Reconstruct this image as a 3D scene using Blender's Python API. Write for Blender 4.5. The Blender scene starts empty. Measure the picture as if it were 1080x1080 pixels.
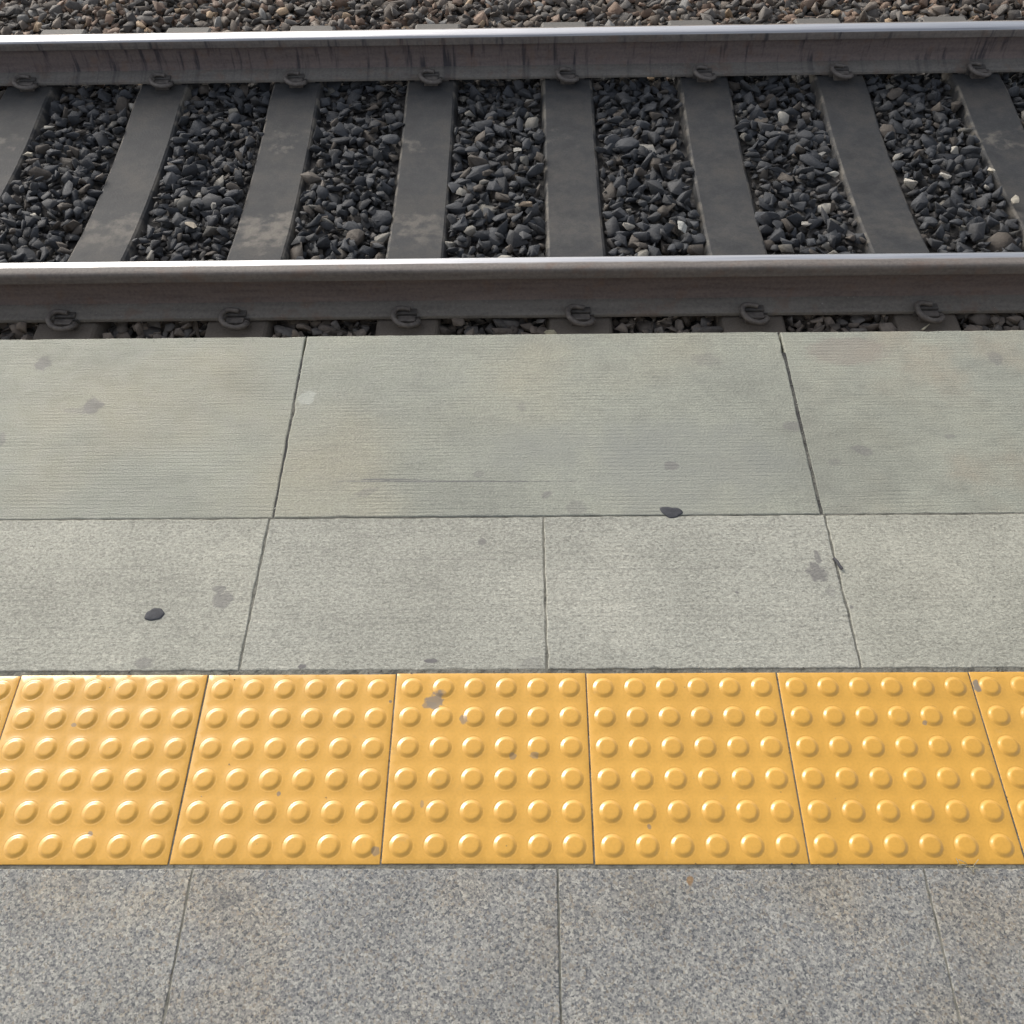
import bpy, bmesh, math, random
import numpy as np
from mathutils import Vector, Matrix

# ------------------------------------------------------------------ camera, sky, sun, exposure
S = bpy.context.scene
COL = S.collection
R = math.radians

CAM = (0.5126, -0.4357, 1.4077)
PITCH, YAW, ROLL, FPX = 0.9263, -0.0268, -0.0281, 1039.2
cp, sp, cy_, sy_ = math.cos(PITCH), math.sin(PITCH), math.cos(YAW), math.sin(YAW)
fwd = Vector((sy_*cp, cy_*cp, -sp)); right = Vector((cy_, -sy_, 0)); up = right.cross(fwd)
r2 = math.cos(ROLL)*right + math.sin(ROLL)*up
u2 = -math.sin(ROLL)*right + math.cos(ROLL)*up
cd = bpy.data.cameras.new('camera'); cam = bpy.data.objects.new('camera', cd); COL.objects.link(cam)
cam.matrix_world = Matrix(((r2.x, u2.x, -fwd.x, CAM[0]), (r2.y, u2.y, -fwd.y, CAM[1]), (r2.z, u2.z, -fwd.z, CAM[2]), (0, 0, 0, 1)))
cd.sensor_width = 36; cd.lens = 36*FPX/1080; cd.clip_start = 0.05; cd.clip_end = 2000
S.camera = cam

SUN_EL, SUN_AZ = R(29), R(-38)           # azimuth from +Y (across the track), negative = to the left
w = bpy.data.worlds.new('World'); S.world = w; w.use_nodes = True
wn = w.node_tree.nodes; wl = w.node_tree.links
sky = wn.new('ShaderNodeTexSky'); sky.sky_type = 'NISHITA'; sky.sun_disc = False
sky.sun_elevation = SUN_EL; sky.sun_rotation = SUN_AZ; sky.dust_density = 4.0; sky.air_density = 1.0
hs = wn.new('ShaderNodeHueSaturation'); hs.inputs['Saturation'].default_value = 0.38
wl.new(sky.outputs[0], hs.inputs['Color']); wl.new(hs.outputs[0], wn['Background'].inputs['Color'])
wn['Background'].inputs['Strength'].default_value = 0.15
sd = bpy.data.lights.new('sun', 'SUN'); sd.energy = 0.88; sd.angle = R(32); sd.color = (1.0, 0.95, 0.86)
so = bpy.data.objects.new('sun', sd); COL.objects.link(so); so.location = (-4, 6, 8)
sdir = Vector((math.sin(SUN_AZ)*math.cos(SUN_EL), math.cos(SUN_AZ)*math.cos(SUN_EL), math.sin(SUN_EL)))
so.rotation_euler = sdir.to_track_quat('Z', 'Y').to_euler()
S.view_settings.view_transform = 'Standard'; S.view_settings.look = 'None'
S.view_settings.gamma = 1; S.view_settings.exposure = 0.46
S.view_settings.use_curve_mapping = False

# ------------------------------------------------------------------ helpers
def pix(u, v, z):
    """world point at height z seen at pixel (u, v) of the 1080 px photograph (used to measure positions)"""
    d = fwd + (u-540)/FPX*r2 - (v-540)/FPX*u2
    t = (z-CAM[2])/d.z
    return Vector(CAM) + t*d

def tag(o, label=None, cat=None, group=None, kind=None):
    if label: o['label'] = label
    if cat: o['category'] = cat
    if group: o['group'] = group
    if kind: o['kind'] = kind
    return o

def mesh_obj(name, verts, faces, mat=None, parent=None, smooth=None):
    me = bpy.data.meshes.new(name); me.from_pydata(verts, [], faces); me.update()
    if mat: me.materials.append(mat)
    if smooth is not None:
        me.polygons.foreach_set('use_smooth', [True]*len(me.polygons)); me.set_sharp_from_angle(angle=R(smooth))
    o = bpy.data.objects.new(name, me); COL.objects.link(o)
    if parent: o.parent = parent
    return o

def empty(name, loc=(0, 0, 0)):
    o = bpy.data.objects.new(name, None); COL.objects.link(o); o.location = loc; o.empty_display_size = .1
    return o

class NT:
    """small shader-graph writer"""
    def __init__(s, name):
        s.m = bpy.data.materials.new(name); s.m.use_nodes = True
        s.n = s.m.node_tree.nodes; s.l = s.m.node_tree.links
        s.b = s.n['Principled BSDF']
        g = s.n.new('ShaderNodeNewGeometry'); s.pos = g.outputs['Position']
        tc = s.n.new('ShaderNodeTexCoord'); s.obj = tc.outputs['Object']
    def put(s, sock, v):
        if hasattr(v, 'is_output') or isinstance(v, bpy.types.NodeSocket): s.l.new(v, sock)
        else:
            if isinstance(v, tuple) and len(v) == 3 and sock.type == 'RGBA': v = (*v, 1)
            sock.default_value = v
    def math(s, op, a, b=0.0, c=None, clamp=False):
        n = s.n.new('ShaderNodeMath'); n.operation = op; n.use_clamp = clamp
        s.put(n.inputs[0], a); s.put(n.inputs[1], b)
        if c is not None: s.put(n.inputs[2], c)
        return n.outputs[0]
    def vmath(s, op, a, b=(0, 0, 0)):
        n = s.n.new('ShaderNodeVectorMath'); n.operation = op
        s.put(n.inputs[0], a); s.put(n.inputs[1], b)
        return n.outputs['Value'] if op in ('LENGTH', 'DISTANCE') else n.outputs['Vector']
    def noise(s, scale, detail=3, vec=None, stretch=None, rough=.55, color=False):
        v = vec or s.pos
        if stretch: v = s.vmath('MULTIPLY', v, stretch)
        n = s.n.new('ShaderNodeTexNoise'); s.put(n.inputs['Vector'], v)
        n.inputs['Scale'].default_value = scale; n.inputs['Detail'].default_value = detail; n.inputs['Roughness'].default_value = rough
        return n.outputs['Color' if color else 'Fac']
    def voro(s, scale, vec=None, out='Distance', feature='F1'):
        n = s.n.new('ShaderNodeTexVoronoi'); s.put(n.inputs['Vector'], vec or s.pos); n.feature = feature
        n.inputs['Scale'].default_value = scale
        return n.outputs[out]
    def ramp(s, f, stops):
        n = s.n.new('ShaderNodeValToRGB'); s.put(n.inputs[0], f); e = n.color_ramp.elements
        while len(e) < len(stops): e.new(.5)
        for q, (p, c) in zip(e, stops):
            q.position = p; q.color = (*c, 1) if isinstance(c, tuple) else (c, c, c, 1)
        return n.outputs[0]
    def step(s, f, lo, hi, a=0.0, b=1.0):
        n = s.n.new('ShaderNodeMapRange'); n.interpolation_type = 'SMOOTHSTEP'
        s.put(n.inputs[0], f); s.put(n.inputs[1], lo); s.put(n.inputs[2], hi); s.put(n.inputs[3], a); s.put(n.inputs[4], b)
        return n.outputs[0]
    def mix(s, fac, a, b, mode='MIX'):
        n = s.n.new('ShaderNodeMix'); n.data_type = 'RGBA'; n.blend_type = mode
        s.put(n.inputs[0], fac); s.put(n.inputs[6], a); s.put(n.inputs[7], b)
        return n.outputs[2]
    def xyz(s, v=None):
        n = s.n.new('ShaderNodeSeparateXYZ'); s.put(n.inputs[0], v or s.pos); return n.outputs
    def bump(s, h, dist=.001, strength=1.0, prev=None):
        n = s.n.new('ShaderNodeBump'); s.put(n.inputs['Height'], h); n.inputs['Distance'].default_value = dist
        n.inputs['Strength'].default_value = strength
        if prev: s.l.new(prev, n.inputs['Normal'])
        return n.outputs[0]
    def blob(s, col, spot, color, wob, soft=0.0):
        """a stain of its own outline lying at a fixed spot of the paving: (u, v, half-length, half-width, turn, strength)"""
        u, v, a, b, rot, st = spot
        P = pix(u, v, 0)
        m = s.n.new('ShaderNodeMapping'); m.vector_type = 'TEXTURE'
        m.inputs['Location'].default_value = (P.x, P.y, 0); m.inputs['Rotation'].default_value = (0, 0, R(rot)); m.inputs['Scale'].default_value = (a, b, 1)
        s.put(m.inputs['Vector'], s.pos)
        d = s.vmath('LENGTH', s.vmath('MULTIPLY', m.outputs[0], (1, 1, 0)))
        d = s.math('ADD', d, wob)
        return s.mix(s.step(d, .75-soft, 1.12+soft*.4, st, 0.0), col, color)
    def done(s, col, rough=.8, normal=None, metal=None, spec=None):
        s.put(s.b.inputs['Base Color'], col); s.put(s.b.inputs['Roughness'], rough)
        if normal: s.l.new(normal, s.b.inputs['Normal'])
        if metal is not None: s.put(s.b.inputs['Metallic'], metal)
        if spec is not None: s.put(s.b.inputs['Specular IOR Level'], spec)
        return s.m

# ------------------------------------------------------------------ materials
def mat_coping():
    t = NT('coping_concrete')
    big = t.noise(2.6, 4, rough=.6)
    col = t.ramp(big, [(.3, (.275, .282, .238)), (.5, (.325, .332, .275)), (.7, (.365, .362, .29))])
    warm = t.step(t.noise(1.7, 3, t.vmath('ADD', t.pos, (3.1, 7.7, 0))), .5, .72)
    col = t.mix(t.math('MULTIPLY', warm, .7), col, (.36, .335, .25))
    x = t.xyz()[0]
    ruddy = t.math('MULTIPLY', t.step(x, .95, 1.35), t.step(t.noise(4.5, 4), .42, .7))
    col = t.mix(t.math('MULTIPLY', ruddy, .75), col, (.335, .29, .22))
    # broom lines running along the edge
    lines = t.noise(1.0, 3, stretch=(11, 230, 1), rough=.65)
    yw = t.math('ADD', t.xyz()[1], t.math('MULTIPLY', t.noise(1.0, 2, stretch=(2, 14, 1)), .009))
    ribs = t.math('MULTIPLY', t.math('SINE', t.math('MULTIPLY', yw, 6.2832/.0088)), t.step(t.noise(5, 3), .35, .65))
    l2 = t.math('ADD', t.noise(1.0, 1, stretch=(14, 420, 1)), t.math('MULTIPLY', ribs, .2))
    col = t.mix(t.math('MULTIPLY_ADD', ribs, .035, .035), col, (.17, .17, .15))
    wear = t.noise(1.0, 5, stretch=(2.2, 4.5, 1), rough=.7)
    col = t.mix(.85, col, t.ramp(wear, [(.32, .82), (.5, 1.0), (.68, 1.08)]), 'MULTIPLY')
    col = t.mix(.42, col, t.ramp(lines, [(.3, .80), (.5, .98), (.7, 1.12)]), 'MULTIPLY')
    grain = t.noise(330, 2)
    col = t.mix(.9, col, t.ramp(grain, [(.3, .76), (.55, 1.0), (.72, 1.18)]), 'MULTIPLY')
    mott = t.noise(28, 4)
    col = t.mix(.7, col, t.ramp(mott, [(.32, .86), (.5, 1.0), (.7, 1.08)]), 'MULTIPLY')
    wob = t.math('MULTIPLY', t.math('SUBTRACT', t.noise(55, 4), .5), 1.7)
    wob2 = t.math('MULTIPLY', t.math('SUBTRACT', t.noise(9, 5), .5), 2.2)
    dark = (.13, .13, .125); brown = (.165, .155, .15); greyw = (.25, .258, .232)
    col = t.blob(col, (715, 490, .22, .13, 0, .6), greyw, wob2, .5)
    col = t.blob(col, (600, 470, .2, .06, 0, .45), greyw, wob2, .6)
    col = t.blob(col, (893, 370, .085, .042, 2, .45), (.27, .225, .19), t.math('MULTIPLY', wob, .35))
    for sp_ in ((46, 384, .017, .022, 0, .6), (98, 428, .019, .022, 0, .65), (82, 433, .03, .008, 0, .3), (836, 450, .022, .013, 0, .5), (910, 475, .02, .011, -20, .5),
                (708, 492, .014, .011, 0, .6), (576, 522, .012, .008, 30, .55), (880, 487, .014, .008, 10, .35), (1050, 378, .015, .02, 0, .4), (608, 535, .018, .02, 0, .3),
                (386, 520, .025, .01, 25, .35), (1002, 460, .012, .006, 0, .4), (0, 465, .012, .02, 0, .5), (505, 500, .012, .009, 0, .35), (745, 380, .03, .02, 0, .25), (550, 430, .01, .013, 0, .3)):
        col = t.blob(col, sp_, brown, wob)
    col = t.blob(col, (323, 420, .017, .022, 0, .7), (.42, .43, .38), wob)
    col = t.blob(col, (470, 508, .21, .0022, -.6, .75), dark, t.math('MULTIPLY', wob, .8))
    col = t.blob(col, (410, 506, .05, .002, -.6, .8), dark, t.math('MULTIPLY', wob, .8))
    specks = t.step(t.voro(42), .0, .085, 1.0, 0.0)
    col = t.mix(t.math('MULTIPLY', specks, t.step(t.noise(7, 2), .52, .62)), col, (.12, .115, .11))
    h = t.math('ADD', t.math('MULTIPLY', lines, .6), t.math('MULTIPLY', grain, .9))
    h = t.math('ADD', h, t.math('MULTIPLY', l2, .5))
    return t.done(col, t.step(mott, .3, .7, .62, .8), t.bump(h, .0016, .8))

def mat_mid():
    t = NT('speckled_concrete')
    big = t.noise(3.5, 4)
    col = t.ramp(big, [(.3, (.335, .333, .286)), (.5, (.39, .387, .333)), (.72, (.445, .437, .374))])
    wear = t.noise(1.0, 5, t.vmath('ADD', t.pos, (6, 2, 0)), stretch=(3, 6, 1), rough=.7)
    col = t.mix(.85, col, t.ramp(wear, [(.32, .84), (.5, 1.0), (.68, 1.07)]), 'MULTIPLY')
    ti = t.n.new('ShaderNodeObjectInfo').outputs['Random']
    col = t.mix(1.0, col, t.mix(ti, (.96, .96, .97), (1.04, 1.03, 1.0)), 'MULTIPLY')
    sp1 = t.noise(190, 3, stretch=(1, 1.3, 1), rough=.7)
    col = t.mix(1.0, col, t.ramp(sp1, [(.3, .70), (.46, .94), (.6, 1.1), (.74, 1.26)]), 'MULTIPLY')
    vc = t.xyz(t.voro(300, t.vmath('MULTIPLY', t.pos, (.75, 1, 1)), 'Color'))[0]
    col = t.mix(.75, col, t.ramp(vc, [(.0, .68), (.3, .92), (.7, 1.04), (1.0, 1.2)]), 'MULTIPLY')
    gr = t.noise(420, 2)
    col = t.mix(.9, col, t.ramp(gr, [(.3, .8), (.55, 1.0), (.72, 1.16)]), 'MULTIPLY')
    lines = t.noise(1.0, 2, stretch=(4, 170, 1))
    col = t.mix(.35, col, t.ramp(lines, [(.3, .86), (.5, 1.0), (.7, 1.1)]), 'MULTIPLY')
    wob = t.math('MULTIPLY', t.math('SUBTRACT', t.noise(60, 4), .5), 1.9)
    brown = (.165, .157, .15)
    for sp_ in ((234, 633, .018, .016, 0, .6), (231, 622, .012, .009, 0, .55), (862, 604, .017, .018, 0, .75), (862, 587, .006, .014, 0, .7), 
                 (152, 699, .018, .01, 0, .5), (453, 697, .011, .004, 4, 1.0), (509, 571, .008, .008, 0, .6), 
                 (876, 625, .009, .008, 0, .4), (777, 625, .003, .003, 0, .8), (898, 640, .004, .004, 0, .7), (318, 703, .007, .005, 0, 1.0), (560, 700, .02, .012, 0, .3)):
        col = t.blob(col, sp_, brown, wob)
    for sp_ in ((455, 590, .19, .0013, 0, .35), (690, 600, .22, .0012, 0, .3), (100, 600, .12, .0012, 0, .3), (700, 650, .25, .001, 0, .25), (450, 642, .2, .001, 0, .25)):
        col = t.blob(col, sp_, (.19, .185, .165), t.math('MULTIPLY', wob, .7))
    h = t.math('ADD', t.math('MULTIPLY', sp1, 1.0), t.math('MULTIPLY', gr, .5))
    h = t.math('ADD', h, t.math('MULTIPLY', lines, .5))
    return t.done(col, .75, t.bump(h, .0015, .8))

def mat_granite():
    t = NT('grey_granite')
    warp = t.vmath('ADD', t.pos, t.vmath('MULTIPLY', t.noise(300, 2, color=True), (.0022, .0022, .0022)))
    c1 = t.xyz(t.voro(310, warp, 'Color'))
    c2 = t.xyz(t.voro(520, t.vmath('ADD', warp, (3, 7, 0)), 'Color'))
    n1 = t.math('ADD', t.math('MULTIPLY', c1[0], .62), t.math('MULTIPLY', c2[0], .38))
    base = t.ramp(n1, [(.1, (.10, .105, .112)), (.3, (.21, .214, .212)), (.5, (.295, .293, .274)), (.7, (.38, .372, .335)), (.92, (.52, .505, .455))])
    col = t.mix(t.step(c1[1], .86, .88, 0, .4), base, (.34, .275, .19))
    n3 = c2[1]
    col = t.mix(t.step(n3, .9, .92, 0, .55), col, (.06, .064, .075))
    n2 = t.noise(40, 3)
    rnd = t.n.new('ShaderNodeObjectInfo').outputs['Random']
    col = t.mix(1.0, col, t.mix(rnd, (.94, .94, .95), (1.05, 1.04, 1.02)), 'MULTIPLY')
    big = t.noise(7, 4)
    col = t.mix(.8, col, t.ramp(big, [(.3, .84), (.5, .98), (.7, 1.08)]), 'MULTIPLY')
    warm = t.step(t.noise(5, 3, t.vmath('ADD', t.pos, (5, 1, 0))), .45, .68)
    col = t.mix(t.math('MULTIPLY', warm, .5), col, t.mix(1.0, col, (1.12, 1.0, .83), 'MULTIPLY'))
    wob = t.math('MULTIPLY', t.math('SUBTRACT', t.noise(60, 4), .5), 1.8)
    col = t.blob(col, (236, 950, .02, .018, 0, .3), (.1, .1, .1), wob)
    col = t.blob(col, (727, 929, .006, .007, 0, .8), (.3, .17, .06), wob)
    h = t.math('ADD', n1, t.math('MULTIPLY', n3, .7))
    return t.done(col, t.step(n2, .4, .7, .6, .45), t.bump(h, .0022, .85))

def mat_tile():
    t = NT('yellow_tile')
    rnd = t.n.new('ShaderNodeObjectInfo').outputs['Random']
    col = t.mix(rnd, (.70, .372, .052), (.74, .40, .064))
    col = t.mix(.8, col, t.ramp(t.noise(6, 4), [(.3, .9), (.5, 1.0), (.7, 1.05)]), 'MULTIPLY')
    col = t.mix(.6, col, t.ramp(t.noise(240, 2), [(.3, .92), (.6, 1.03)]), 'MULTIPLY')
    grime = t.step(t.noise(38, 5, rough=.7), .6, .8)
    col = t.mix(t.math('MULTIPLY', grime, .34), col, (.44, .3, .13))
    wob = t.math('MULTIPLY', t.math('SUBTRACT', t.noise(75, 4), .5), 1.9)
    grey = (.26, .205, .14)
    for sp_ in ((460, 739, .016, .015, 30, .9), (452, 744, .012, .006, 0, .7), (489, 759, .007, .008, 0, .75), (541, 797, .006, .006, 0, .6), (563, 797, .008, .005, 0, .6),
                (1030, 724, .006, .011, 0, 1.0), (397, 898, .006, .007, 0, .7), (294, 837, .003, .004, 0, .8), (95, 880, .004, .004, 0, .8), (445, 848, .003, .006, 0, .5), (975, 763, .004, .004, 0, .8), (685, 872, .003, .004, 0, .7), (78, 765, .004, .003, 0, .7), (412, 740, .003, .003, 0, .9)):
        col = t.blob(col, sp_, grey, wob)
    dots = t.step(t.voro(28), .0, .055, 1.0, 0.0)
    col = t.mix(t.math('MULTIPLY', dots, t.step(t.noise(11, 2), .5, .6)), col, (.2, .14, .06))
    return t.done(col, t.step(t.noise(30, 3), .35, .7, .11, .19), t.bump(t.noise(260, 2), .0001, .4), spec=1.0)

def mat_joint():
    t = NT('joint_mortar')
    col = t.ramp(t.noise(45, 4), [(.3, (.085, .083, .07)), (.5, (.18, .175, .145)), (.75, (.26, .25, .21))])
    y = t.xyz()[1]
    open_ = t.math('MULTIPLY', t.step(y, .60, .64), t.step(t.noise(5, 4), .36, .52))
    col = t.mix(t.math('MULTIPLY', open_, .9), col, (.03, .03, .032))
    return t.done(col, .95, t.bump(t.noise(200, 3), .003, 1))

def mat_platform_side():
    t = NT('platform_concrete')
    col = t.ramp(t.noise(4, 5), [(.3, (.13, .125, .11)), (.7, (.26, .25, .225))])
    return t.done(col, .9, t.bump(t.noise(60, 4), .003, .6))

def mat_rail(kind, polish=None, streak=0.0):
    t = NT('rail_' + kind)
    o = t.obj
    fine = t.noise(95, 4, o, rough=.65)
    long_ = t.noise(1.0, 4, o, stretch=(4, 40, 60))
    pal = {'head': [(.3, (.12, .106, .096)), (.5, (.19, .168, .152)), (.75, (.27, .24, .215))],
           'web': [(.3, (.115, .092, .089)), (.5, (.185, .150, .142)), (.75, (.25, .2, .18))],
           'foot': [(.3, (.13, .12, .11)), (.5, (.2, .186, .168)), (.75, (.27, .25, .225))]}[kind]
    col = t.ramp(t.math('ADD', t.math('MULTIPLY', fine, .55), t.math('MULTIPLY', long_, .45)), pal)
    rust = t.step(t.noise(16, 5, o), .52, .7)
    col = t.mix(t.math('MULTIPLY', rust, .4), col, (.2, .125, .09))
    dust = t.step(t.noise(130, 2, o), .70, .75)
    if kind == 'foot': col = t.mix(t.math('MULTIPLY', dust, .5), col, (.5, .48, .45))
    if streak:
        s1 = t.noise(1.0, 3, o, stretch=(17, .1, 2.2), rough=.75)
        col = t.mix(t.step(s1, .52, .68, 0, streak), col, (.022, .025, .036))
    rough = .72; metal = 0.0
    if polish is not None:
        y = t.xyz(o)
        edge = t.math('ADD', y[1], t.math('MULTIPLY', t.math('SUBTRACT', t.noise(1.0, 5, o, stretch=(2.5, 60, 60), rough=.65), .5), .016))
        m = t.math('MULTIPLY', t.step(edge, polish-.004, polish+.004), t.step(y[2], -.0105, -.006))
        steel = t.ramp(t.noise(1.0, 3, o, stretch=(3, 260, 1)), [(.3, (.42, .42, .435)), (.55, (.56, .56, .575)), (.8, (.66, .66, .675))])
        col = t.mix(m, col, steel)
        rough = t.mix(m, (.7, .7, .7), t.ramp(t.noise(1.0, 3, o, stretch=(2, 120, 1)), [(.3, .24), (.7, .4)]))
        metal = m
    return t.done(col, rough, t.bump(fine, .0008, .5), metal)

def mat_sleeper():
    t = NT('sleeper_concrete')
    o = t.obj
    rnd = t.n.new('ShaderNodeObjectInfo').outputs['Random']
    v = t.pos
    n = t.noise(9, 6, v, rough=.72)
    col = t.ramp(n, [(.3, (.021, .022, .024)), (.5, (.031, .033, .036)), (.78, (.052, .052, .051))])
    col = t.mix(t.math('MULTIPLY', t.step(t.noise(4.5, 6, v, rough=.7), .42, .66), .6), col, (.06, .054, .047))
    col = t.mix(t.step(t.noise(38, 5, v, rough=.7), .58, .72, 0, .4), col, (.022, .022, .024))
    y = t.xyz(o)
    wob = t.math('MULTIPLY', t.math('SUBTRACT', t.noise(14, 5, v), .5), .3)
    yy = t.math('ADD', y[1], wob)
    def band(c, h):
        return t.step(t.math('ABSOLUTE', t.math('SUBTRACT', yy, c)), h*.35, h, 1.0, 0.0)
    lft = t.step(t.xyz()[0], -.9, .9, 1.0, .45)
    b = t.math('MULTIPLY', t.math('MULTIPLY', lft, 1.0), band(-.31, .12))
    b = t.math('MULTIPLY', b, t.step(t.noise(17, 4, v), .34, .6))
    col = t.mix(t.math('MULTIPLY', b, t.step(t.noise(1.3, 1, v), .38, .62, .25, .95)), col, (.17, .152, .128))
    b2 = t.math('MULTIPLY', band(.27, .09), t.step(t.noise(15, 4, t.vmath('ADD', v, (4, 0, 0))), .5, .66))
    col = t.mix(t.math('MULTIPLY', b2, t.step(t.noise(1.7, 1, t.vmath('ADD', v, (8, 2, 0))), .4, .6, .0, .6)), col, (.18, .165, .14))
    ed = t.step(t.math('ABSOLUTE', y[0]), .091, .1)
    ed = t.math('MULTIPLY', t.math('MULTIPLY', ed, t.step(t.xyz(o)[2], -.06, -.035)), t.step(t.noise(13, 4, v), .47, .62))
    col = t.mix(t.math('MULTIPLY', ed, .6), col, (.2, .18, .15))
    far = t.math('MULTIPLY', t.step(y[1], .8, .98), .85)      # dusty outer end beyond the far rail
    col = t.mix(far, col, (.15, .14, .125))
    near = t.step(y[1], -.72, -.8)
    col = t.mix(t.math('MULTIPLY', near, .8), col, (.17, .145, .12))
    col = t.mix(.8, col, t.ramp(t.noise(160, 3, v), [(.3, .8), (.7, 1.15)]), 'MULTIPLY')
    return t.done(col, .75, t.bump(t.noise(120, 4, v), .0015, .7))

def mat_iron():
    t = NT('clip_iron')
    col = t.ramp(t.noise(60, 4), [(.3, (.10, .09, .083)), (.6, (.17, .152, .138)), (.8, (.24, .215, .19))])
    return t.done(col, .6, t.bump(t.noise(150, 3), .001, .6), .15)

def mat_pad():
    t = NT('insulator_plastic')
    col = t.ramp(t.noise(50, 3), [(.3, (.07, .066, .064)), (.7, (.13, .12, .11))])
    return t.done(col, .7)

def mat_stone():
    t = NT('crushed_stone')
    a = t.n.new('ShaderNodeVertexColor'); a.layer_name = 'tone'
    col = t.mix(1.0, a.outputs['Color'], t.ramp(t.noise(75, 4), [(.3, .82), (.5, 1.0), (.72, 1.2)]), 'MULTIPLY')
    return t.done(col, .78, t.bump(t.noise(130, 4), .003, .7))

def mat_plain_stone(name, c):
    t = NT(name)
    col = t.mix(1.0, c, t.ramp(t.noise(90, 4), [(.3, .7), (.5, 1.0), (.72, 1.2)]), 'MULTIPLY')
    return t.done(col, .8, t.bump(t.noise(130, 4), .003, .7))

def mat_ground():
    t = NT('track_bed_gravel')
    c = t.voro(24, out='Color'); n = t.n.new('ShaderNodeRGBToBW'); t.l.new(c, n.inputs[0])
    col = t.ramp(n.outputs[0], [(.2, (.035, .033, .031)), (.7, (.055, .051, .048)), (.95, (.09, .083, .075))])  # tones raised so the shaded gaps between stones look less dark
    return t.done(col, .95, t.bump(t.voro(24), .02, 1))

M_COP, M_MID, M_GRA, M_TILE, M_JOINT, M_PSIDE = mat_coping(), mat_mid(), mat_granite(), mat_tile(), mat_joint(), mat_platform_side()
M_SLEEP, M_IRON, M_PAD, M_STONE, M_GROUND = mat_sleeper(), mat_iron(), mat_pad(), mat_stone(), mat_ground()

# ------------------------------------------------------------------ measures
YMID, YEDGE, D, YR, SP, X0, GAUGE = 0.6115, 1.081, 0.6876, 2.1987, 0.582, 0.6934, 1.435
TP = 0.3015                                   # tile pitch
YC_NEAR, YC_FAR = YR-.036, YR+GAUGE+.036      # rail centre lines
Y_AXIS = (YC_NEAR+YC_FAR)/2
Z_SEAT = -D-.172-.008                         # sleeper top at the rail seats
Z_BAL = Z_SEAT-.015                           # ballast level

# ------------------------------------------------------------------ large structure
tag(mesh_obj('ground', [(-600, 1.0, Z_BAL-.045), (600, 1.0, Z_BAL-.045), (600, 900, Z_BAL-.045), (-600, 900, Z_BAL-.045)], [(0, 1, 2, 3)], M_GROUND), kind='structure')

def box_verts(x0, x1, y0, y1, z0, z1):
    return [(x0, y0, z0), (x1, y0, z0), (x1, y1, z0), (x0, y1, z0), (x0, y0, z1), (x1, y0, z1), (x1, y1, z1), (x0, y1, z1)]
BOX = [(3, 2, 1, 0), (4, 5, 6, 7), (0, 1, 5, 4), (1, 2, 6, 5), (2, 3, 7, 6), (3, 0, 4, 7)]
pl = mesh_obj('platform', box_verts(-40, 40, -30, YEDGE-.06, -1.3, -.0010), BOX, M_PSIDE)
pl.data.materials.append(M_JOINT); pl.data.polygons[1].material_index = 1
tag(pl, kind='structure')

# ------------------------------------------------------------------ slabs
def slab(name, x0, x1, y0, y1, mat, seed, thick=.05, bev=.003, jit=.0007, dz=0.0, skew=(0, 0)):
    """one paving slab: slightly chipped outline, worn arris; origin at its middle. skew shifts the far corners along x"""
    rg = random.Random(seed)
    cx, cy = (x0+x1)/2, (y0+y1)/2
    P = []
    def run(a, b):
        n = max(2, int((Vector(b)-Vector(a)).length/.012))
        for i in range(n):
            f = i/n; P.append((a[0]+(b[0]-a[0])*f, a[1]+(b[1]-a[1])*f))
    c = [(x0, y0), (x1, y0), (x1+skew[1], y1), (x0+skew[0], y1)]
    for i in range(4): run(c[i], c[(i+1) % 4])
    n = len(P); rings = []
    chip = [0.0]*n
    for _ in range(int(n*.05)):
        k = rg.randrange(n); s_ = rg.uniform(.0005, .0017)
        for q, f in ((-1, .5), (0, 1), (1, .6)): chip[(k+q) % n] += s_*f
    jt = [rg.uniform(-jit, jit)+chip[i] for i in range(n)]
    def ring(inset, z, jf):
        out = []
        for i, (x, y) in enumerate(P):
            ix = (1 if x < cx else -1); iy = (1 if y < cy else -1)
            dx = min(abs(x-x0), abs(x-x1), abs(x-x0-skew[0]), abs(x-x1-skew[1])); 
            ox = oy = 0
            fy = (y-y0)/(y1-y0); xl = x0+skew[0]*fy; xr = x1+skew[1]*fy
            if abs(x-xl) < 1e-6: ox = 1
            if abs(x-xr) < 1e-6: ox = -1
            if abs(y-y0) < 1e-6: oy = 1
            if abs(y-y1) < 1e-6: oy = -1
            a = inset+jt[i]*jf
            out.append((x+ox*a-cx, y+oy*a-cy, z))
        return out
    V = []; F = []
    levels = [(bev*1.1, 0.0, 1.6), (bev*.35, -bev*.35, 1.2), (0, -bev*1.2, 1.0), (0, -thick, 0)]
    for l in levels: V += ring(*l)
    F.append(tuple(range(n)))
    for k in range(3):
        for i in range(n):
            a, b = k*n+i, k*n+(i+1) % n
            F.append((a, a+n, b+n, b))
    F.append(tuple(reversed(range(3*n, 4*n))))
    o = mesh_obj(name, V, F, mat)
    o.data.polygons.foreach_set('use_smooth', [False]*len(o.data.polygons))
    o.location = (cx, cy, dz)
    return o

def gx(u, v): return pix(u, v, 0).x
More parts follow.
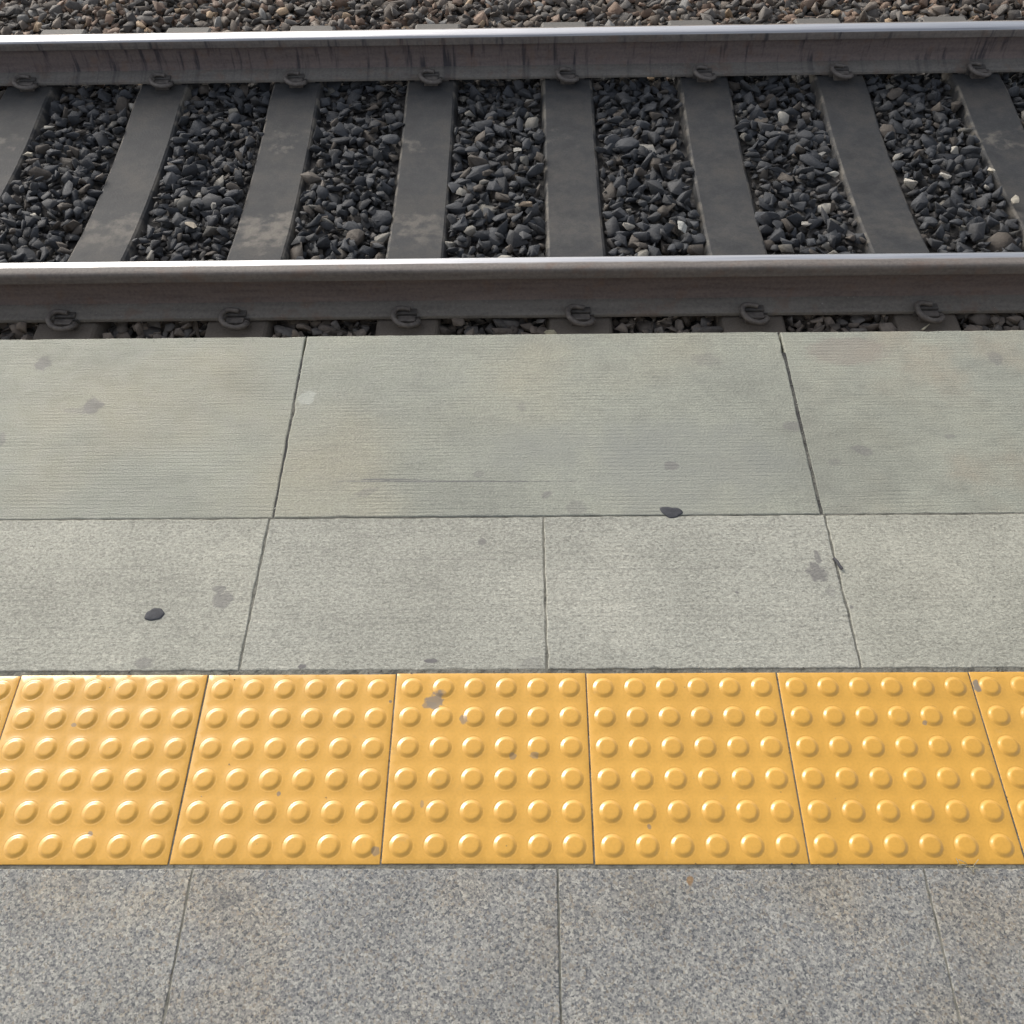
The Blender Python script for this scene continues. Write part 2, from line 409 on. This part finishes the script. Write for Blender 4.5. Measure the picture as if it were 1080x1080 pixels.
# coping slabs along the platform edge
ca = (gx(288, 547), gx(323, 355)); cb = (gx(867, 544), gx(822, 351))
g = .0017
cop = [(ca[0]-.985, ca[0]-g*.8, (ca[1]-ca[0], ca[1]-ca[0]), 0.0), (ca[0]+g*.8, cb[0]-g*1.2, (ca[1]-ca[0], cb[1]-cb[0]), .001), (cb[0]+g*1.2, cb[0]+.985, (cb[1]-cb[0], cb[1]-cb[0]), -.0005)]
coplab = ['left grey concrete coping slab at the platform edge, with two round brown spots',
          'middle concrete coping slab at the platform edge, with a long thin dark scratch',
          'right grey concrete coping slab at the platform edge, tinted reddish brown']
for i, (a, b, sk, dz) in enumerate(cop):
    o = slab('coping_slab', a, b, YMID+.0008, YEDGE, M_COP, 10+i, thick=.13, bev=.0022, jit=.0004, dz=dz, skew=sk)
    tag(o, coplab[i], 'coping slab', 'concrete coping slabs along the platform edge', 'thing')
# second row of smaller slabs
mb = [gx(252, 706), gx(577, 706), gx(908, 703)]; mt = [gx(284, 548), gx(573, 547), gx(870, 545)]
X = [(mb[0]-.5, mt[0]-.5)] + list(zip(mb, mt)) + [(mb[2]+.5, mt[2]+.5)]
midlab = ['speckled grey concrete paving slab with one dark round gum spot, leftmost behind the yellow tiles',
          'speckled concrete paving slab right of the gum-spotted one, with a faint long scratch',
          'speckled concrete paving slab with a dark stain near its right joint',
          'speckled grey concrete paving slab with faint smudges, rightmost behind the yellow tiles']
for i in range(4):
    o = slab('paving_slab', X[i][0]+.0012, X[i+1][0]-.0012, TP+.0062, YMID-.0010, M_MID, 30+i, bev=.0018, dz=(.0006, -.0004, .0008, 0)[i],
             skew=(X[i][1]-X[i][0], X[i+1][1]-X[i+1][0]))
    tag(o, midlab[i], 'paving slab', 'speckled concrete slabs between coping and yellow tiles', 'thing')
# granite slabs nearest the camera
gxs = [.036-.513, .036, .551, 1.0615, 1.575]
gralab = ['grey granite slab at the lower left of the paving, cropped on its left', 'grey granite slab with a small darker patch near its upper left corner',
          'grey granite slab with a tiny orange rust spot by the yellow tiles', 'grey granite slab at the lower right of the paving, paler and mostly cropped']
for i in range(4):
    o = slab('granite_slab', gxs[i]+.0010, gxs[i+1]-.0010, -.52, -.0045, M_GRA, 50+i, bev=.0015, jit=.0005, dz=(0, .0006, -.0004, .0008)[i])
    tag(o, gralab[i], 'granite slab', 'granite slabs in front of the yellow tiles', 'thing')

# ------------------------------------------------------------------ tactile tiles
def tile_mesh():
    me_v = []; me_f = []; idx = {}
    def vid(x, y, z):
        k = (round(x*1e5), round(y*1e5), round(z*1e6))
        if k not in idx: idx[k] = len(me_v); me_v.append((x, y, z))
        return idx[k]
    T = TP-.0042; p = T/6; N = 32; q = N//4
    prof = [(.0205, 0.0), (.0198, .0001), (.0192, .00022), (.0186, .0001), (.0178, .0001), (.0170, .0002), (.0162, .0005), (.0154, .0009), (.0146, .00133), (.0138, .00178), (.0130, .00222), (.0122, .0026), (.0114, .00285), (.0105, .00297), (.0085, .00303), (.0045, .00306)]
    for i in range(6):
        for j in range(6):
            cx, cy = -T/2+p*(i+.5), -T/2+p*(j+.5)
            sq = []
            for k in range(N):
                a = k//q; f = (k % q)/q
                c = [(-1, -1), (1, -1), (1, 1), (-1, 1)]
                s0, s1 = c[a], c[(a+1) % 4]
                sq.append(vid(cx+p/2*(s0[0]+(s1[0]-s0[0])*f), cy+p/2*(s0[1]+(s1[1]-s0[1])*f), 0))
            rings = [sq]
            for r_, z in prof:
                rings.append([vid(cx+r_*math.cos(-3*math.pi/4+2*math.pi*k/N), cy+r_*math.sin(-3*math.pi/4+2*math.pi*k/N), z) for k in range(N)])
            for a, b in zip(rings, rings[1:]):
                for k in range(N): me_f.append((a[k], a[(k+1) % N], b[(k+1) % N], b[k]))
            top = vid(cx, cy, .00307)
            for k in range(N): me_f.append((rings[-1][k], rings[-1][(k+1) % N], top))
    # rim: worn arris and sides
    n = 48; h = T/2
    def rim(off, z):
        out = []
        for k in range(4*n):
            a = k//n; f = (k % n)/n
            c = [(-1, -1), (1, -1), (1, 1), (-1, 1)]; s0, s1 = c[a], c[(a+1) % 4]
            out.append((s0[0]+(s1[0]-s0[0])*f, s0[1]+(s1[1]-s0[1])*f))
        return [vid((h+off)*x, (h+off)*y, z) for x, y in out]
    R0 = rim(0, 0); R1 = rim(.0005, -.0002); R2 = rim(.0009, -.0008); R3 = rim(.0009, -.03)
    for a, b in ((R0, R1), (R1, R2), (R2, R3)):
        for k in range(4*n): me_f.append((a[(k+1) % (4*n)], a[k], b[k], b[(k+1) % (4*n)]))
    return me_v, me_f
tv, tf = tile_mesh()
tile0 = mesh_obj('tactile_tile', tv, tf, M_TILE, smooth=50)
tl = {-2: 'yellow domed tactile tile at the far left, only a narrow sliver in the photo',
      -1: 'yellow domed tactile tile, second from the left end of the row',
      0: 'yellow domed tactile tile just left of the tile that has the grey smudge',
      1: 'yellow domed tactile tile with a grey smudge among its upper left domes',
      2: 'yellow domed tactile tile just right of the tile that has the grey smudge',
      3: 'yellow domed tactile tile, last whole one at the right end of the row',
      4: 'yellow domed tactile tile cropped at the right end, dark crumb in its upper left corner'}
rg = random.Random(4)
for k in range(-2, 5):
    o = tile0 if k == -2 else tile0.copy()
    if k != -2: COL.objects.link(o)
    o.location = (TP*(k+.5), TP/2+rg.uniform(-.0006, .0006), rg.uniform(-.0004, .001)); o.rotation_euler = (rg.uniform(-.002, .002), rg.uniform(-.002, .002), rg.uniform(-.002, .002))
    tag(o, tl[k], 'tactile tile', 'yellow tactile warning tiles in a row')

NTH = ('first', 'second', 'third')
for n_, sgn in ((i_, s_) for s_ in (-1, 1) for i_ in range(3)):      # the rows go on beside the frame
    k = -3-n_ if sgn < 0 else 5+n_; side = 'left' if sgn < 0 else 'right'
    o = tile0.copy(); COL.objects.link(o); o.location = (TP*(k+.5), TP/2, 0)
    tag(o, f'yellow domed tactile tile, {NTH[n_]} past the {side} edge of the photo', 'tactile tile', 'yellow tactile warning tiles in a row')
for n_ in range(2):
    for side, ce, me_, ge in (('left', cop[0][0]-.985*(n_+1), X[0][0]-.5*(n_+1), gxs[0]-.513*(n_+1)), ('right', cop[2][1]+.985*n_, X[4][0]+.5*n_, gxs[4]+.513*n_)):
        if n_ == 0:
            o = slab('coping_slab', ce+.0012, ce+.985-.0012, YMID+.0008, YEDGE, M_COP, 70, thick=.13, bev=.0022, jit=.0004)
            tag(o, f'grey concrete coping slab past the {side} edge of the photo', 'coping slab', 'concrete coping slabs along the platform edge', 'thing')
        o = slab('paving_slab', me_+.0012, me_+.5-.0012, TP+.0062, YMID-.001, M_MID, 80+n_, bev=.0018)
        tag(o, f'speckled concrete paving slab, {NTH[n_]} past the {side} edge of the photo', 'paving slab', 'speckled concrete slabs between coping and yellow tiles', 'thing')
        o = slab('granite_slab', ge+.001, ge+.513-.001, -.52, -.0045, M_GRA, 90+n_, bev=.0015, jit=.0005)
        tag(o, f'grey granite slab, {NTH[n_]} past the {side} edge of the photo', 'granite slab', 'granite slabs in front of the yellow tiles', 'thing')

# ------------------------------------------------------------------ rails
def prism(name, prof, mat, parent, x0=-26, x1=27, smooth=32):
    n = len(prof); xs = [x0, x1]
    V = [(x, y, z) for x in xs for y, z in prof]
    F = [tuple(range(n)), tuple(reversed(range(n, 2*n)))]
    for i in range(n): F.append((i, i+n, (i+1) % n+n, (i+1) % n))
    o = mesh_obj(name, V, F, mat, parent, smooth)
    bm = bmesh.new(); bm.from_mesh(o.data); bmesh.ops.recalc_face_normals(bm, faces=bm.faces); bm.to_mesh(o.data); bm.free()
    return o
head_p = [(.0365, -.038), (.0365, -.014), (.0352, -.0085), (.0325, -.0045), (.028, -.002), (.018, -.0008), (0, 0), (-.018, -.0008), (-.028, -.002), (-.0325, -.0045), (-.0352, -.0085), (-.0365, -.014), (-.0365, -.038), (-.033, -.0405), (-.0095, -.0505), (.0095, -.0505), (.033, -.0405)]
web_p = [(.0095, -.0505), (.0083, -.062), (.0083, -.11), (.0105, -.132), (.0165, -.1435), (-.0165, -.1435), (-.0105, -.132), (-.0083, -.11), (-.0083, -.062), (-.0095, -.0505)]
foot_p = [(.0165, -.1435), (.030, -.1475), (.0735, -.1595), (.075, -.162), (.075, -.172), (-.075, -.172), (-.075, -.162), (-.0735, -.1595), (-.030, -.1475), (-.0165, -.1435)]
for yc, flip, pol, st, lab in ((YC_NEAR, 0, .0, .0, 'nearer steel rail with polished white top, running just beyond the platform edge'),
                               (YC_FAR, math.pi, -.019, .8, 'farther steel rail with polished white top and dark streaks down its brown side')):
    r = tag(empty('rail', (0.5, yc, -D)), lab, 'rail', 'steel rails of the track')
    r.rotation_euler = (0, 0, flip)
    prism('rail_head', head_p, mat_rail('head', pol, st), r)
    prism('rail_web', web_p, mat_rail('web', None, st), r)
    prism('rail_foot', foot_p, mat_rail('foot', None, st*.5), r)

# ------------------------------------------------------------------ sleepers with their fastenings
def sleeper_body(parent):
    L = 1.2
    zt = [(-L, -.012), (-1.0, -.004), (-.92, 0), (-.56, 0), (-.30, -.024), (-.12, -.03), (.12, -.03), (.30, -.024), (.56, 0), (.92, 0), (1.0, -.004), (L, -.012)]
    cs = [(-.145, -.20), (-.1065, -.013), (-.103, -.006), (-.095, 0), (.095, 0), (.103, -.006), (.1065, -.013), (.145, -.20)]
    V = []; F = []; n = len(cs)
    for y, z in zt:
        for x, dz in cs: V.append((x, y, -.20 if dz <= -.2 else z+dz))
    for k in range(len(zt)-1):
        for i in range(n): F.append((k*n+i, k*n+(i+1) % n, (k+1)*n+(i+1) % n, (k+1)*n+i))
    F.append(tuple(range(n))); F.append(tuple(reversed(range((len(zt)-1)*n, len(zt)*n))))
    o = mesh_obj('sleeper_body', V, F, M_SLEEP, parent, smooth=25)
    bm = bmesh.new(); bm.from_mesh(o.data); bmesh.ops.recalc_face_normals(bm, faces=bm.faces); bm.to_mesh(o.data); bm.free()
    return o

def tube(path, rad, nseg=10, sub=6):
    P = [Vector(p) for p in path]; pts = []
    for i in range(len(P)-1):
        p0, p1, p2, p3 = P[max(i-1, 0)], P[i], P[i+1], P[min(i+2, len(P)-1)]
        for k in range(sub):
            t = k/sub
            pts.append(.5*((2*p1)+(-p0+p2)*t+(2*p0-5*p1+4*p2-p3)*t*t+(-p0+3*p1-3*p2+p3)*t**3))
    pts.append(P[-1]); V = []; F = []; prev = None
    for i, p in enumerate(pts):
        d = (pts[min(i+1, len(pts)-1)]-pts[max(i-1, 0)]).normalized()
        if prev is None: a = d.orthogonal().normalized()
        else: a = (prev-d*prev.dot(d)).normalized()
        prev = a; b = d.cross(a)
        for k in range(nseg):
            th = 2*math.pi*k/nseg; V.append(tuple(p+rad*(math.cos(th)*a+math.sin(th)*b)))
    for i in range(len(pts)-1):
        for k in range(nseg): F.append((i*nseg+k, i*nseg+(k+1) % nseg, (i+1)*nseg+(k+1) % nseg, (i+1)*nseg+k))
    F.append(tuple(reversed(range(nseg)))); F.append(tuple(range(len(V)-nseg, len(V))))
    return V, F

# clip: u along the rail, v outwards from the foot edge, w above the sleeper top; e-shaped sprung bar
clip_path = [(.012, -.012, .038), (-.012, -.017, .040), (-.031, -.013, .041), (-.040, .006, .042), (-.037, .030, .040), (-.020, .049, .034), (.004, .055, .029), (.026, .047, .026), (.037, .031, .022), (.034, .019, .017), (.018, .018, .014)]
def bevel_box(x0, x1, y0, y1, z0, z1, b):
    bm = bmesh.new(); vs = [bm.verts.new(v) for v in box_verts(x0, x1, y0, y1, z0, z1)]
    for f in BOX: bm.faces.new([vs[i] for i in f])
    bmesh.ops.recalc_face_normals(bm, faces=bm.faces)
    bmesh.ops.bevel(bm, geom=list(bm.edges), offset=b, segments=2, affect='EDGES', profile=.6)
    V = [tuple(v.co) for v in bm.verts]; bm.verts.index_update(); F = [tuple(v.index for v in f.verts) for f in bm.faces]; bm.free()
    return V, F
def place(vf, yc, side):
    """(u, v, w) -> sleeper space; side = -1: towards the platform, +1: away from it"""
    V, F = vf
    return [(u*(1 if side < 0 else -1), yc+side*(.075+v), w_) for u, v, w_ in V], F
proto = empty('concrete_sleeper', (X0, Y_AXIS, Z_SEAT))
sleeper_body(proto)
for yc in (YC_NEAR-Y_AXIS, YC_FAR-Y_AXIS):
    V, F = bevel_box(-.075, .075, yc-.072, yc+.072, .0004, .0076, .001)
    mesh_obj('rail_pad', V, F, M_PAD, proto)
    for side in (-1, 1):
        V, F = place(bevel_box(-.030, .030, .006, .034, -.004, .030, .005), yc, side)
        sh = mesh_obj('clip_shoulder', V, F, M_IRON, proto, smooth=40)
        V, F = place(bevel_box(-.046, .046, .0015, .0055, .0006, .024, .001), yc, side)
        mesh_obj('insulator', V, F, M_PAD, sh, smooth=40)
        V, F = place(bevel_box(-.034, .034, -.026, -.0005, .021, .0315, .002), yc, side)
        mesh_obj('toe_insulator', V, F, M_PAD, sh, smooth=40)
        V, F = place(tube([(u*1.08, v*1.05, w_) for u, v, w_ in clip_path], .0092), yc, side)
        mesh_obj('rail_clip', V, F, M_IRON, proto, smooth=60)
sl = {-4: 'dark concrete sleeper in the upper left corner of the photo, mostly cropped', -3: 'dark concrete sleeper with tan dust, second from the left between the rails',
      -2: 'dark concrete sleeper with a dusty tan band, third from the left between the rails', -1: 'dark concrete sleeper just left of the upright middle one, leaning slightly left',
      0: 'dark concrete sleeper standing most upright in the picture, at the middle between the rails', 1: 'dark concrete sleeper just right of the upright middle one, tan marks on its left edge',
      2: 'dark concrete sleeper leaning right, second from the right end between the rails', 3: 'dark concrete sleeper in the upper right corner, with pale dust on its left edge'}
rg = random.Random(9)
SX = {}
sl[-5] = 'dark concrete sleeper, first past the left edge of the photo'; sl[-6] = 'dark concrete sleeper, second past the left edge of the photo'
sl[4] = 'dark concrete sleeper, first past the right edge of the photo'; sl[5] = 'dark concrete sleeper, second past the right edge of the photo'
for k in range(-6, 6):
    if k == -6: o = proto
    else:
        o = proto.copy(); COL.objects.link(o)
        for ch in list(proto.children):
            c = ch.copy(); COL.objects.link(c); c.parent = o
            for gch in list(ch.children):
                d = gch.copy(); COL.objects.link(d); d.parent = c
    SX[k] = X0+SP*k+rg.uniform(-.002, .002)
    o.location = (SX[k], Y_AXIS, Z_SEAT); o.rotation_euler = (0, 0, rg.uniform(-.003, .003))
    tag(o, sl[k], 'sleeper', 'concrete sleepers under the rails')

# ------------------------------------------------------------------ ballast
def hull_stone(seed, npts=15, rough=.0):
    rg = random.Random(seed); bm = bmesh.new()
    ax = (1.0, rg.uniform(.6, .95), rg.uniform(.38, .72))
    for _ in range(npts):
        v = Vector((rg.gauss(0, 1), rg.gauss(0, 1), rg.gauss(0, 1))).normalized()*rg.uniform(.82, 1.08)
        bm.verts.new((v.x*ax[0], v.y*ax[1], v.z*ax[2]))
    res = bmesh.ops.convex_hull(bm, input=bm.verts)
    bmesh.ops.delete(bm, geom=[e for e in res['geom_interior'] if isinstance(e, bmesh.types.BMVert)], context='VERTS')
    bmesh.ops.dissolve_limit(bm, angle_limit=R(14), verts=bm.verts, edges=bm.edges)
    bmesh.ops.bevel(bm, geom=list(bm.edges), offset=.028, segments=1, affect='EDGES')
    bmesh.ops.triangulate(bm, faces=bm.faces)
    bm.verts.index_update()
    V = np.array([v.co[:] for v in bm.verts]); F = np.array([[v.index for v in f.verts] for f in bm.faces]); bm.free()
    return V, F
BASE = [hull_stone(100+i, 8+i % 5) for i in range(32)]

def ballast(name, spots, mat):
    """spots: (x, y, z, radius, colour)"""
    rr = np.random.default_rng(7); AV, AF, AC = [], [], []; off = 0
    for (x, y, z, rad, c) in spots:
        V, F = BASE[rr.integers(len(BASE))]
        q = rr.normal(size=4); q /= np.linalg.norm(q)
        a, b, c_, d = q
        # lie mostly flat: mix of free turn and flat turn
        if rr.random() < .7:
            t = rr.uniform(0, 6.283); tl_ = rr.normal(0, .3, 2); 
            M = np.array(Matrix.Rotation(t, 3, 'Z') @ Matrix.Rotation(tl_[0], 3, 'X') @ Matrix.Rotation(tl_[1], 3, 'Y'))
        else:
            M = np.array([[1-2*(c_*c_+d*d), 2*(b*c_-a*d), 2*(b*d+a*c_)], [2*(b*c_+a*d), 1-2*(b*b+d*d), 2*(c_*d-a*b)], [2*(b*d-a*c_), 2*(c_*d+a*b), 1-2*(b*b+c_*c_)]])
        s_ = rad*np.array([rr.uniform(.85, 1.3), rr.uniform(.8, 1.1), rr.uniform(.75, 1.05)])
        AV.append((V*s_)@M.T+np.array((x, y, z))); AF.append(F+off); off += len(V)
        AC.append(np.repeat([[c[0], c[1], c[2], 1.0]], len(V), 0))
    V = np.concatenate(AV).astype(np.float32); F = np.concatenate(AF).astype(np.int32); C_ = np.concatenate(AC).astype(np.float32)
    me = bpy.data.meshes.new(name)
    me.vertices.add(len(V)); me.vertices.foreach_set('co', V.ravel())
    me.loops.add(F.size); me.loops.foreach_set('vertex_index', F.ravel())
    me.polygons.add(len(F)); me.polygons.foreach_set('loop_start', np.arange(0, F.size, 3, dtype=np.int32))
    me.update(calc_edges=True)
    at = me.color_attributes.new('tone', 'FLOAT_COLOR', 'POINT'); at.data.foreach_set('color', C_.ravel())
    me.materials.append(mat); me.validate()
    o = bpy.data.objects.new(name, me); COL.objects.link(o)
    return o

rg = random.Random(21)
def vary(c, lo, hi):
    f = rg.uniform(lo, hi); return (c[0]*f, c[1]*f, c[2]*f)
def tone_dark():
    t = rg.random()
    if t < .012: return vary((.34, .32, .28), .7, 1.2)
    if t < .035: return vary((.17, .16, .14), .7, 1.2)
    if t < .14: return vary((.085, .072, .06), .7, 1.3)
    if t < .4: return vary((.050, .051, .054), .8, 1.25)
    return vary((.043, .046, .052), .8, 1.25)
def tone_near():
    return vary(rg.choice([(.15, .128, .11), (.18, .15, .125), (.13, .12, .112)]), .7, 1.35)
def tone_far():
    t = rg.random()
    if t < .05: return vary((.36, .26, .165), .7, 1.2)
    if t < .26: return vary((.21, .145, .105), .7, 1.25)
    if t < .31: return vary((.28, .27, .25), .8, 1.2)
    if t < .6: return vary((.145, .12, .097), .75, 1.3)
    return vary((.11, .10, .09), .7, 1.35)
def in_sleeper(x, y, m):
    if abs(y-Y_AXIS) > 1.2+m*.5: return False
    return any(abs(x-sx) < .108+m for sx in SX.values())
inner, outer = [], []
yb = YC_FAR+.02
for layer, (step, zoff, prob) in enumerate(((.034, -.026, 1.0), (.050, -.012, 1.0), (.058, .007, .85))):
    ny = int((6.2-1.04)/step); nx = int(9.0/step)
    for j in range(ny):
        for i in range(nx):
            x = -4.0+(i+.5*(j % 2))*step+rg.uniform(-.4, .4)*step; y = 1.04+j*step+rg.uniform(-.4, .4)*step
            if rg.random() > prob: continue
            if y > 5.0 and layer != 1: continue
            if y < 2.0 and y > 1.25 and layer == 0 and rg.random() < .0: continue
            rad = rg.uniform(.017, .028) if layer == 0 else min(.056, max(.017, rg.lognormvariate(math.log(.0345), .28)))
            if in_sleeper(x, y, rad*.42): continue
            far = y > yb
            dish = 0
            z = Z_BAL+zoff+rg.uniform(-.007, .007)-dish-rad*.35
            if far: z -= .004
            if y < YC_NEAR-.07: z += .012
            if abs(y-YC_NEAR) < .085 or abs(y-YC_FAR) < .085: z -= .008
            (outer if far else inner).append((x, y, z, rad, tone_far() if far else (tone_near() if y < YC_NEAR+.03 else (vary((.075, .07, .066), .7, 1.3) if layer == 0 else tone_dark()))))  # bottom layer between the rails coloured lighter to offset shade in the gaps
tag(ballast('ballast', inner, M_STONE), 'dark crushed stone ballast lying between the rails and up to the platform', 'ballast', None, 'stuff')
tag(ballast('ballast', outer, M_STONE), 'brownish crushed stone ballast beyond the farther rail', 'ballast', None, 'stuff')

# pale stones that stand out among the dark ones
def pale_stone(u, v, rad, c, label, seed, dz=.012):
    P = pix(u, v, Z_BAL+dz); V, F = BASE[seed % len(BASE)]
    s_ = np.array((1.15, .9, .8))*rad
    o = mesh_obj('ballast_stone', [tuple(p) for p in (V*s_)], [tuple(int(i) for i in f) for f in F], mat_plain_stone('pale_stone', c))
    o.location = P; o.rotation_euler = (rg.uniform(-.4, .4), rg.uniform(-.4, .4), rg.uniform(0, 6))
    tag(o, label, 'stone', 'pale stones standing out in the dark ballast')
CR, TN, GY = (.46, .42, .34), (.33, .26, .19), (.27, .26, .235)
pale_stone(201, 238, .030, (.42, .36, .28), 'cream angular stone beside the third sleeper from the left, near the closer rail', 3)
pale_stone(224, 219, .022, GY, 'small pale stone a little up and right of the cream angular stone', 5)
pale_stone(720, 240, .034, (.42, .42, .39), 'large pale grey stone close to the nearer rail, right of the middle sleeper', 7)
pale_stone(825, 141, .022, CR, 'small bright white stone in the bay just right of the middle right sleeper', 11)
pale_stone(867, 162, .020, GY, 'small beige stone just lower right of the bright white stone', 2)
pale_stone(878, 184, .026, (.36, .35, .31), 'round pale grey stone on the left of the second last sleeper, half way across', 8)
pale_stone(1045, 180, .026, CR, 'bright cream stone close to the left edge of the rightmost sleeper', 14)
pale_stone(997, 185, .028, (.36, .34, .3), 'pale grey stone just left of the bright cream stone by the rightmost sleeper', 17)
pale_stone(1071, 211, .022, CR, 'cream upright stone at the right edge of the photo between the rails', 19)
pale_stone(555, 216, .032, TN, 'long tan stone slanting beside the left flank of the middle sleeper', 12)
pale_stone(545, 158, .024, GY, 'light flat stone in the bay left of the middle sleeper, half way across the track', 9)
pale_stone(30, 163, .021, CR, 'small white stone near the left edge of the photo between the rails', 6)
pale_stone(976, 343, .026, (.5, .46, .35), 'pale cream stone in the dark gap between nearer rail and coping, at the right', 16, .02)
pale_stone(580, 351, .024, (.4, .37, .26), 'yellowish stone peeping over the coping edge near the middle clip', 13, .02)

# ------------------------------------------------------------------ small things on the platform
def gum(u, v, a, b, rot, mat, label, seed):
    rg_ = random.Random(seed); n = 40; V = []; F = []
    ph = [rg_.uniform(0, 6.28) for _ in range(4)]
    for (k, z) in ((1.0, .0), (.96, .0007), (.84, .0012), (.6, .0014)):
        for i in range(n):
            th = 2*math.pi*i/n
            w_ = 1+.07*math.sin(2*th+ph[0])+(.05 if seed < 5 else .13)*math.sin(3*th+ph[1])+.035*math.sin(7*th+ph[2])
            V.append((a*k*w_*math.cos(th), b*k*w_*math.sin(th), z))
    for r_ in range(3):
        for i in range(n): F.append((r_*n+i, r_*n+(i+1) % n, (r_+1)*n+(i+1) % n, (r_+1)*n+i))
    V.append((0, 0, .0014)); F += [(3*n+i, 3*n+(i+1) % n, 4*n) for i in range(n)]
    o = mesh_obj('chewing_gum', V, F, mat, smooth=60); P = pix(u, v, .001); o.location = (P.x, P.y, .0009); o.rotation_euler = (0, 0, R(rot))
    return tag(o, label, 'gum', 'flattened chewing gum on the paving')
tg = NT('old_gum'); M_GUM = tg.done(tg.ramp(tg.noise(160, 3), [(.3, (.032, .034, .04)), (.7, (.06, .062, .07))]), .75, tg.bump(tg.noise(180, 3), .001, .6))
gum(163, 648, .0152, .0128, 12, M_GUM, 'dark round flattened gum on the leftmost speckled slab', 3)
gum(708, 540, .0185, .0128, -12, M_GUM, 'dark oval flattened gum on the middle coping slab, beside its near joint', 8)
tw_ = NT('dark_twig'); M_TWIG = tw_.done(tw_.ramp(tw_.noise(140, 3), [(.3, (.045, .045, .055)), (.7, (.09, .088, .09))]), .7)
a, b = pix(879, 589, .003), pix(888, 600, .003); mid = (a+b)/2
V, F = tube([tuple(a-mid), tuple((a-mid)*.3+Vector((.001, 0, .0008))), tuple((b-mid)*.4), tuple(b-mid)], .0026, 8, 4)
tw = mesh_obj('twig', V, F, M_TWIG, smooth=60); tw.location = (mid.x, mid.y, .0034)
tag(tw, 'short dark stick lying across the slanting joint beside the dark stain', 'twig')

# dry grass in the joint and grit along the joints
tgr = NT('dry_grass'); M_GRASS = tgr.done(tgr.ramp(tgr.noise(200, 2), [(.3, (.3, .26, .15)), (.7, (.48, .44, .32))]), .8)
rg = random.Random(33); V = []; F = []
for k in range(9):
    b0 = Vector((rg.uniform(-.012, .012), rg.uniform(-.0008, .0008), 0)); a_ = rg.uniform(0, 6.28); l_ = rg.uniform(.008, .017)
    d_ = Vector((math.cos(a_), math.sin(a_), 0))*l_
    v, f = tube([tuple(b0), tuple(b0+d_*.35+Vector((0, 0, l_*.5))), tuple(b0+d_+Vector((0, 0, l_*.55)))], .0005, 5, 3)
    F += [tuple(i+len(V) for i in q) for q in f]; V += v
P = pix(1018, 910, 0); gt = mesh_obj('dry_weed', V, F, M_GRASS); gt.location = (P.x, -.0025, -.001)
tag(gt, 'tiny dry pale weed in the joint at the near edge of the yellow tiles', 'weed')

spots = []
def grit(n, x0, x1, y, spread, cols, lo=.0007, hi=.002):
    for _ in range(n):
        r_ = rg.uniform(lo, hi); spots.append((rg.uniform(x0, x1), y+rg.gauss(0, spread), r_*.4, r_, rg.choice(cols)))
DK = [(.05, .046, .04), (.1, .09, .075), (.16, .15, .13)]; LT = [(.4, .39, .34), (.5, .48, .43)]
grit(120, -.8, 1.8, TP+.003, .002, DK); grit(90, -.8, 1.8, -.002, .002, DK); grit(60, -.9, 2.0, YMID, .003, DK, .0006, .0015)
grit(30, -.9, 2.0, YEDGE-.006, .003, LT, .0008, .002)
for _ in range(170):
    spots.append((rg.uniform(-.9, 2.0), rg.choice([rg.uniform(.0, .3), rg.uniform(.31, 1.06), rg.uniform(-.25, 0)]), .0003, rg.uniform(.0005, .0014), rg.choice(DK+LT)))
for jx in [TP*k for k in range(-1, 5)]:
    for _ in range(14): spots.append((jx+rg.gauss(0, .0008), rg.uniform(0, TP), -.0004, rg.uniform(.0005, .0013), rg.choice(DK)))
for sk in (0, 1):
    xa, xb = (ca, cb)[sk]
    for _ in range(50):
        f_ = rg.random(); spots.append((xa+(xb-xa)*f_+rg.gauss(0, .0025), YMID+(YEDGE-YMID)*f_, 0, rg.uniform(.0006, .0018), rg.choice(DK+LT[:1])))
tag(ballast('grit', spots, M_STONE), 'fine dark and pale grit scattered along the joints of the paving', 'grit', None, 'stuff')
